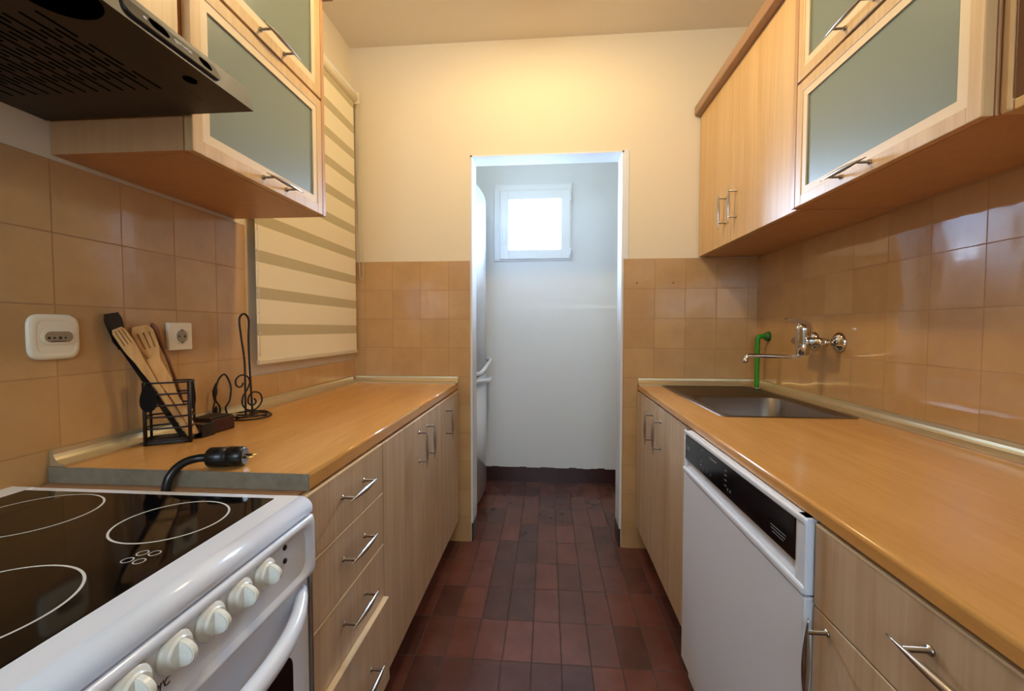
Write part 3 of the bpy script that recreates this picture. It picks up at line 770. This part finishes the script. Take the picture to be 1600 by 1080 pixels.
bm = bmesh.new(); prism(bm, rrect(.8445, 1.132, .054, .023, .0114, 8), 0, xw+.0115, xw+.0128); obj('oval_recess', bm, simple('socket_recess', '9C8B70', .5), t)
bm = bmesh.new()
for y, r in ((.825, .0028), (.835, .0022), (.846, .003), (.856, .002)): lathe(bm, [(r, 0), (r, .0006)], (xw+.0127, y, 1.130), axis=0, n=12)
bx(bm, xw+.0127, xw+.0132, .829, .857, 1.1222, 1.1236)
obj('socket_hole', bm, M_DIM, t)
t = thing('wall_socket', 'small square white earthed socket on the left tiles behind the utensil holder', 'socket', (XL+.007, 1.154, 1.127))
box('cover_plate', xw, xw+.011, 1.114, 1.194, 1.089, 1.166, M_PLAS, t, bev=.003)
bm = bmesh.new(); lathe(bm, [(.0215, .010), (.0215, .0135), (.0195, .0140)], (xw, 1.154, 1.1275), axis=0, n=32); obj('socket_rim', bm, M_PLAS, t)
bm = bmesh.new(); lathe(bm, [(.0185, .013), (.0183, .0143)], (xw, 1.154, 1.1275), axis=0, n=32); obj('socket_well', bm, simple('socket_well', '9A8F7C', .5), t)
bm = bmesh.new()
for y in (1.1445, 1.1635): lathe(bm, [(.003, 0), (.003, .0006)], (xw+.0142, y, 1.1275), axis=0, n=12)
for z in (1.145, 1.110): bx(bm, xw+.0142, xw+.0152, 1.152, 1.156, z-.002, z+.002)
obj('socket_hole', bm, M_DIM, t)

# ------------------------------------------------------------------ wall tap, drain pipe
t = thing('wall_mixer_tap', 'chrome wall-mounted mixer tap with a long spout over the sink', 'tap', (XR-.0075, 1.735, 1.10))
wx = XR-.0075
for y in (1.66, 1.81):
    bm = bmesh.new(); lathe(bm, [(.037, 0), (.037, -.004), (.031, -.012), (.018, -.018), (.014, -.020)], (wx, y, 1.10), axis=0, n=28); obj('wall_flange', bm, M_POL, t)
bm = bmesh.new()
for y in (1.66, 1.81):
    sweep(bm, [(wx-.015, y, 1.10), (wx-.066, y, 1.10)], .0115, 16); lathe(bm, [(.018, -.048), (.018, -.062)], (wx, y, 1.10), axis=0, n=6)
sweep(bm, [(.978, 1.645, 1.10), (.978, 1.650, 1.10), (.978, 1.735, 1.10), (.978, 1.825, 1.10), (.978, 1.830, 1.10)], [.010, .0155, .018, .0155, .010], 20)
obj('tap_body', bm, M_POL, t)
bm = bmesh.new(); lathe(bm, [(.016, 1.048), (.021, 1.052), (.024, 1.09), (.0245, 1.10), (.024, 1.145), (.0235, 1.158), (.018, 1.166)], (.957, 1.735, 0), n=28); obj('cartridge_housing', bm, M_POL, t)
bm = bmesh.new(); prism(bm, [(.984, 1.118), (.9865, 1.150), (.981, 1.168), (.966, 1.179), (.940, 1.185), (.896, 1.188), (.893, 1.184), (.915, 1.176), (.933, 1.167), (.936, 1.158), (.975, 1.150), (.978, 1.118)], 1, 1.722, 1.748, bev=.002); obj('lever', bm, M_POL, t)
bm = bmesh.new(); sweep(bm, spline([(.957, 1.735, 1.052), (.950, 1.735, 1.043), (.930, 1.735, 1.042), (.86, 1.735, 1.044), (.775, 1.735, 1.0465), (.757, 1.735, 1.044), (.752, 1.735, 1.030)], 6), .0075, 12)
sweep(bm, [(.752, 1.735, 1.036), (.752, 1.735, 1.020)], .0095, 16); obj('spout', bm, M_POL, t)

t = thing('drain_pipe', 'green plastic pipe from the wall down into the sink corner', 'pipe', (1.0, 2.168, .86))
bm = bmesh.new(); sweep(bm, spline([(XR-.0078, 2.168, 1.112), (1.022, 2.168, 1.113), (1.000, 2.168, 1.110), (.9925, 2.168, 1.094), (.992, 2.168, .98), (.992, 2.168, .92), (.992, 2.168, .866)], 6), .0108, 16); obj('pipe', bm, M_GREEN, t)
bm = bmesh.new(); lathe(bm, [(.024, 0), (.023, -.006), (.016, -.020), (.0135, -.022)], (XR-.0078, 2.168, 1.112), axis=0, n=24); obj('wall_collar', bm, simple('dark_green_plastic', '1C5F1A', .45), t)
bm = bmesh.new(); lathe(bm, [(.0145, 0), (.0145, .004), (.012, .006)], (.992, 2.168, .8635), n=20); obj('foot_ring', bm, M_CHROME, t)

# ------------------------------------------------------------------ utensil holder and utensils
ZT = .8605
t = thing('utensil_holder', 'black wire utensil holder with wooden tools on the left worktop', 'utensil holder', (-.965, 1.045, ZT))
hc = Vector((-.960, 1.034)); hr = .049; ang = math.radians(30)
def hpt(u, v, z): return (hc.x+u*math.cos(ang)-v*math.sin(ang), hc.y+u*math.sin(ang)+v*math.cos(ang), z)
bm = bmesh.new()
for i in range(6):
    zz = ZT+.012+i*.0285
    pts = [hpt(hr*math.copysign(abs(math.cos(a))**.6, math.cos(a)), .030*math.copysign(abs(math.sin(a))**.6, math.sin(a)), zz) for a in [2*PI*k/40 for k in range(40)]]
    sweep(bm, pts, .0023, 8, closed=True)
obj('wire_rings', bm, M_WIRE, t)
for u, v in ((-hr*.93, -.024), (hr*.93, -.024), (-hr*.93, .024), (hr*.93, .024)):
    bm = bmesh.new(); sweep(bm, [hpt(u, v, ZT), hpt(u, v, ZT+.156)], .003 if v > 0 else .0042, 8); obj('upright', bm, M_WIRE, t)
for u, v, w in ((-hr*.72, -.031, .017), (hr*1.0, -.012, .014)):
    bm = bmesh.new(); c = hpt(u, v, ZT+.118)
    n = 24; d = Vector(hpt(1, 0, 0))-Vector(hpt(0, 0, 0)) if u < 0 else Vector(hpt(.3, 1, 0))-Vector(hpt(0, 0, 0)); d.normalize(); nn = d.cross(Vector((0, 0, 1)))
    fa_, fb_ = [], []
    for k in range(n):
        a = 2*PI*k/n; p = Vector(c)+d*(w*math.cos(a)*(1-.25*math.sin(a)))+Vector((0, 0, .034*math.sin(a)))
        fa_.append(bm.verts.new(p+nn*.0015)); fb_.append(bm.verts.new(p-nn*.0015))
    bm.faces.new(fa_); bm.faces.new(list(reversed(fb_)))
    for k in range(n): bm.faces.new((fa_[k], fa_[(k+1) % n], fb_[(k+1) % n], fb_[k]))
    obj('leaf_plate', bm, M_PLATE, t)
bm = bmesh.new(); prism(bm, [hpt(u, v, 0)[:2] for u, v in rr(0, 0, hr*2, .060, .015, 4)], 2, ZT+.004, ZT+.009)
obj('base_plate', bm, M_WIRE, t)

def blade(bm, p0, p1, prof, side, thick, slots=0, s0=.80, s1=.96, sw=.10):
    """flat tool from p0 (handle end) to p1 (head end); prof = list of (t, halfwidth); side = width direction"""
    p0, p1 = Vector(p0), Vector(p1); ax = p1-p0; L = ax.length; ax.normalize(); sd = Vector(side); sd = (sd-ax*sd.dot(ax)).normalized(); nn = ax.cross(sd)
    def hw(tt):
        for (a, wa), (b, wb) in zip(prof, prof[1:]):
            if a <= tt <= b:
                k = (tt-a)/(b-a); k = k*k*(3-2*k); return wa+(wb-wa)*k
        return prof[-1][1]
    ts = sorted(set([i/40 for i in range(41)]+[s0, s1])); cols = []
    # width is divided into strips so that slots can be left open
    ns = 2*slots+1
    us = [-1.0]
    if slots:
        g = sw; rib = (2-g*2*slots/1.0*.5*2)/(slots+1) if False else (2-slots*g)/(slots+1)
        for i in range(slots): us += [us[-1]+rib, us[-1]+rib+g]
    us += [1.0]
    def P(tt, u, s):
        th = thick*(1.0 if tt < prof[1][0] else .55); w = hw(tt)
        return p0+ax*(L*tt)+sd*(w*u)+nn*(s*th/2)*(1-.35*u*u)
    grid = {}
    for i, tt in enumerate(ts):
        for j, u in enumerate(us):
            for s in (-1, 1): grid[i, j, s] = bm.verts.new(P(tt, u, s))
    def hole(i, j): return slots and j % 2 == 1 and ts[i] >= s0-1e-6 and ts[i+1] <= s1+1e-6
    ni, nj = len(ts)-1, len(us)-1
    for i in range(ni):
        for j in range(nj):
            if hole(i, j):
                continue
            g = grid
            bm.faces.new((g[i, j, 1], g[i, j+1, 1], g[i+1, j+1, 1], g[i+1, j, 1])); bm.faces.new((g[i, j, -1], g[i+1, j, -1], g[i+1, j+1, -1], g[i, j+1, -1]))
            if j == 0 or hole(i, j-1): bm.faces.new((g[i, j, 1], g[i+1, j, 1], g[i+1, j, -1], g[i, j, -1]))
            if j == nj-1 or hole(i, j+1): bm.faces.new((g[i, j+1, 1], g[i, j+1, -1], g[i+1, j+1, -1], g[i+1, j+1, 1]))
            if i == 0 or hole(i-1, j): bm.faces.new((g[i, j, 1], g[i, j, -1], g[i, j+1, -1], g[i, j+1, 1]))
            if i == ni-1 or hole(i+1, j): bm.faces.new((g[i+1, j, 1], g[i+1, j+1, 1], g[i+1, j+1, -1], g[i+1, j, -1]))
SD = (.35, .9, .1)
b = bmesh.new(); blade(b, (-.930, 1.060, ZT+.012), (-1.018, .957, 1.150), [(0, .006), (.50, .0065), (.68, .0095), (.84, .0145), (.97, .014), (1, .010)], SD, .008, slots=3, s0=.86, s1=.985, sw=.16)
tag(obj('wooden_fork', b, M_WOODU), 'light wooden slotted spatula leaning furthest left in the wire holder', 'spatula', 'wooden tools in the holder')
b = bmesh.new(); blade(b, (-.938, 1.066, ZT+.012), (-1.028, 1.026, 1.156), [(0, .007), (.55, .008), (.68, .011), (.84, .022), (.95, .024), (1, .017)], SD, .007, slots=3, s0=.80, s1=.94, sw=.20)
tag(obj('slotted_turner', b, M_WOODU), 'broad wooden turner with three slots behind the other tools', 'spatula', 'wooden tools in the holder')
b = bmesh.new(); blade(b, (-.922, 1.070, ZT+.012), (-.992, 1.020, 1.076), [(0, .007), (.45, .008), (.75, .015), (.95, .0145), (1, .0125)], SD, .009)
tag(obj('wooden_spatula', b, M_WOODU), 'short plain wooden spatula at the front of the wire holder', 'spatula', 'wooden tools in the holder')
b = bmesh.new(); sweep(b, spline([(-.944, 1.076, ZT+.012), (-.975, 1.080, .98), (-1.005, 1.080, 1.07), (-1.024, 1.068, 1.135), (-1.030, 1.062, 1.165)], 6), [.005]*14+[.0055, .006, .007, .0085, .010, .011, .0115, .011, .009, .006, .002], 10, flat=.6)
tag(obj('wooden_spoon', b, M_WOODD), 'dark brown wooden spoon leaning upright nearest the square socket', 'spoon', 'wooden tools in the holder')
t = thing('black_spatula', 'black plastic spatula leaning against the tiles behind the wooden tools', 'spatula', (-.95, 1.05, ZT+.012))
b = bmesh.new(); blade(b, (-.938, 1.046, ZT+.012), (-1.022, .968, 1.110), [(0, .006), (.3, .006), (.9, .0055), (1, .006)], SD, .007); obj('tool_handle', b, M_RUBBER, t)
b = bmesh.new(); blade(b, (-1.020, .971, 1.100), (-1.029, .955, 1.186), [(0, .008), (.3, .016), (.8, .020), (1, .016)], (.1, 1, .25), .005); obj('tool_head', b, M_RUBBER, t)

# low dark box next to the holder
t = thing('coaster_box', 'low dark red and black box on the worktop between holder and towel stand', 'box', (-.95, 1.19, ZT))
def yawbox(name, cx, cy, a, lx, ly, z0, z1, mat, parent, bev=.002):
    bm = bmesh.new(); bx(bm, -lx/2, lx/2, -ly/2, ly/2, z0, z1, bev)
    bmesh.ops.rotate(bm, verts=bm.verts[:], cent=(0, 0, 0), matrix=Matrix.Rotation(a, 3, 'Z')); bmesh.ops.translate(bm, verts=bm.verts[:], vec=(cx, cy, 0))
    return obj(name, bm, mat, parent)
yawbox('box_body', -.945, 1.158, math.radians(-4), .066, .080, ZT, ZT+.038, M_DARKRED, t)
yawbox('front_block', -.935, 1.096, math.radians(-4), .056, .042, ZT, ZT+.036, M_BLACK, t)
yawbox('lid', -.950, 1.160, math.radians(-4), .060, .078, ZT+.0382, ZT+.042, M_WIRE, t)

# paper-towel stand of bent wire
t = thing('paper_towel_stand', 'black wire paper towel stand with a treble-clef scroll by the window', 'paper towel stand', (-.975, 1.37, ZT))
tc = (-.972, 1.345)
bm = bmesh.new()
for r, zz in ((.066, .003), (.058, .010)): sweep(bm, [(tc[0]+r*.95*math.cos(2*PI*k/40), tc[1]+r*1.0*math.sin(2*PI*k/40), ZT+zz) for k in range(40)], .0025, 8, closed=True)
sweep(bm, [(tc[0]-.06, tc[1], ZT+.006), (tc[0]+.06, tc[1], ZT+.006)], .0025, 8); sweep(bm, [(tc[0], tc[1]-.06, ZT+.006), (tc[0], tc[1]+.06, ZT+.006)], .0025, 8)
obj('base_ring', bm, M_WIRE, t)
# in-plane frame: u across the picture (+Y with some +X), v up
ud = Vector((.35, .94, 0)).normalized(); O = Vector((-.985, 1.352, ZT))
def sc(u, v): return O+ud*u+Vector((0, 0, v))
bm = bmesh.new(); sweep(bm, spline([sc(-.004, .004), sc(-.004, .08), sc(-.004, .18), sc(-.013, .26), sc(-.018, .315), sc(-.009, .334), sc(.004, .334), sc(.013, .315), sc(.011, .26), sc(.012, .18), sc(.016, .08), sc(.019, .004)], 7), .0032, 10); obj('centre_post', bm, M_WIRE, t)
bm = bmesh.new()
pts = [sc(.012-.022*math.cos(a)-.002, .118+.016*math.sin(a)) for a in [0]]
S1 = [sc(-.010, .112), sc(-.018, .100), sc(-.032, .105), sc(-.034, .124), sc(-.018, .138), sc(.004, .132), sc(.012, .112), sc(.002, .088), sc(-.012, .068), sc(-.014, .042), sc(.002, .022), sc(.030, .020), sc(.052, .042), sc(.048, .068), sc(.026, .078), sc(.008, .066), sc(.006, .044), sc(.020, .034), sc(.032, .044), sc(.026, .056)]
sweep(bm, spline(S1, 6), .0027, 8); obj('scroll', bm, M_WIRE, t)
bm = bmesh.new(); S2 = [sc(-.060, .008), sc(-.068, .040), sc(-.056, .060), sc(-.050, .095), sc(-.056, .125), sc(-.070, .146), sc(-.088, .130), sc(-.096, .100), sc(-.098, .070), sc(-.086, .045), sc(-.088, .018), sc(-.092, .006)]
sweep(bm, spline(S2, 6), .0027, 8); sweep(bm, spline([sc(-.098, .070), sc(-.106, .040), sc(-.104, .008)], 6), .0027, 8)
sweep(bm, [sc(-.104, .006), sc(-.03, .006)], .0025, 8)
obj('side_loop', bm, M_WIRE, t)
for v0, v1 in ((.066, .122), (.010, .052)):
    bm = bmesh.new(); sweep(bm, [sc(lerp(-.102, -.096, k/10), lerp(v0, v1, k/10)) for k in range(11)], [.001+.007*math.sin(PI*k/10) for k in range(11)], 10, flat=.5); obj('leaf', bm, M_WIRE, t)

# black plug and cable coming over the worktop end
t = thing('power_cable', 'black power cable with plug lying over the near end of the left worktop', 'cable', (-.68, .85, ZT))
pa, pb_ = Vector((-.703, .846, .8818)), Vector((-.634, .862, .8818)); d = (pb_-pa).normalized()
bm = bmesh.new(); sweep(bm, [pa-d*.003, pa, pa+d*.004, pa+d*.036, pa+d*.037, pa+d*.040, pa+d*.041, pb_-d*.003, pb_], [.013, .018, .0205, .0210, .0195, .0195, .0210, .0205, .017], 24); obj('plug_body', bm, M_RUBBER, t)
bm = bmesh.new(); sd = Vector((0, 0, 1)).cross(d).normalized()
sweep(bm, [pb_+sd*.0095-d*.002, pb_+sd*.0095+d*.017, pb_+sd*.0095+d*.019], [.0024, .0024, .0012], 10); obj('plug_pin', bm, M_BRASS, t)
bm = bmesh.new(); sweep(bm, [pb_-sd*.0095-d*.002, pb_-sd*.0095+d*.017, pb_-sd*.0095+d*.019], [.0024, .0024, .0012], 10); obj('plug_pin', bm, M_BRASS, t)
bm = bmesh.new(); sweep(bm, spline([pa-d*.001, (-.722, .838, .8812), (-.738, .823, .8765), (-.748, .807, .862), (-.753, .797, .835), (-.755, .790, .76), (-.755, .786, .55), (-.755, .785, .30)], 8), .0085, 14); obj('cable', bm, M_RUBBER, t)

# ------------------------------------------------------------------ pantry fridge
t = thing('fridge_freezer', 'tall white fridge-freezer in the pantry, left beyond the doorway', 'fridge', (-.76, 2.86, 0))
FY0, FY1 = 2.545, 3.145
box('body', XL+.02, -.505, FY0, FY1, .03, 2.02, M_WHITEM, t, bev=.006)
def bulge_door(z0, z1, name):
    bm = bmesh.new(); N = 16; poly = [(-.503, FY0), ]
    for i in range(N+1):
        u = i/N*2-1; poly.append((-.448+.028*(1-u*u), (FY0+FY1)/2+u*(FY1-FY0)/2))
    poly.append((-.503, FY1)); prism(bm, poly, 2, z0, z1, bev=.004)
    for f in bm.faces:
        if abs(f.normal.z) < .3 and f.normal.x > .5: f.smooth = True
    return obj(name, bm, M_WHITE, t)
du = bulge_door(.855, 2.02, 'fridge_door'); dl = bulge_door(.06, .845, 'freezer_door')
for d_, za, zb in ((du, .875, .93), (dl, .828, .80)):
    bm = bmesh.new(); sweep(bm, spline([(-.435, 2.60, za), (-.412, 2.66, za), (-.398, 2.80, (za+zb)/2), (-.398, 3.02, zb), (-.43, 3.08, zb)], 6), .011, 10, flat=1.3); obj('door_handle', bm, M_WHITE, d_)

# ------------------------------------------------------------------ tree seen through the pantry window
t = thing('garden_tree', 'pale sunlit green tree outside the small pantry window', 'tree', (-.9, 7.6, 0))
bm = bmesh.new(); sweep(bm, spline([(-.9, 7.6, 0), (-.85, 7.6, 1.5), (-.95, 7.55, 2.6), (-.8, 7.6, 3.6)], 5), [.12-.005*i for i in range(16)], 10); obj('trunk', bm, M_BARK, t)
bm = bmesh.new()
for i in range(260):
    a = random.uniform(0, 2*PI); rr_ = random.random()**.5*1.15; c = Vector((-.95+rr_*math.cos(a), 7.6+rr_*math.sin(a), 3.4+random.uniform(-1.0, 1.1)))
    d1 = Vector((random.uniform(-1, 1), random.uniform(-1, 1), random.uniform(-1, 1))).normalized(); d2 = d1.orthogonal().normalized(); l = random.uniform(.06, .12)
    bm.faces.new([bm.verts.new(c+d1*l), bm.verts.new(c+d2*l*.45), bm.verts.new(c-d1*l), bm.verts.new(c-d2*l*.45)])
obj('foliage', bm, M_LEAF, t, recalc=False)
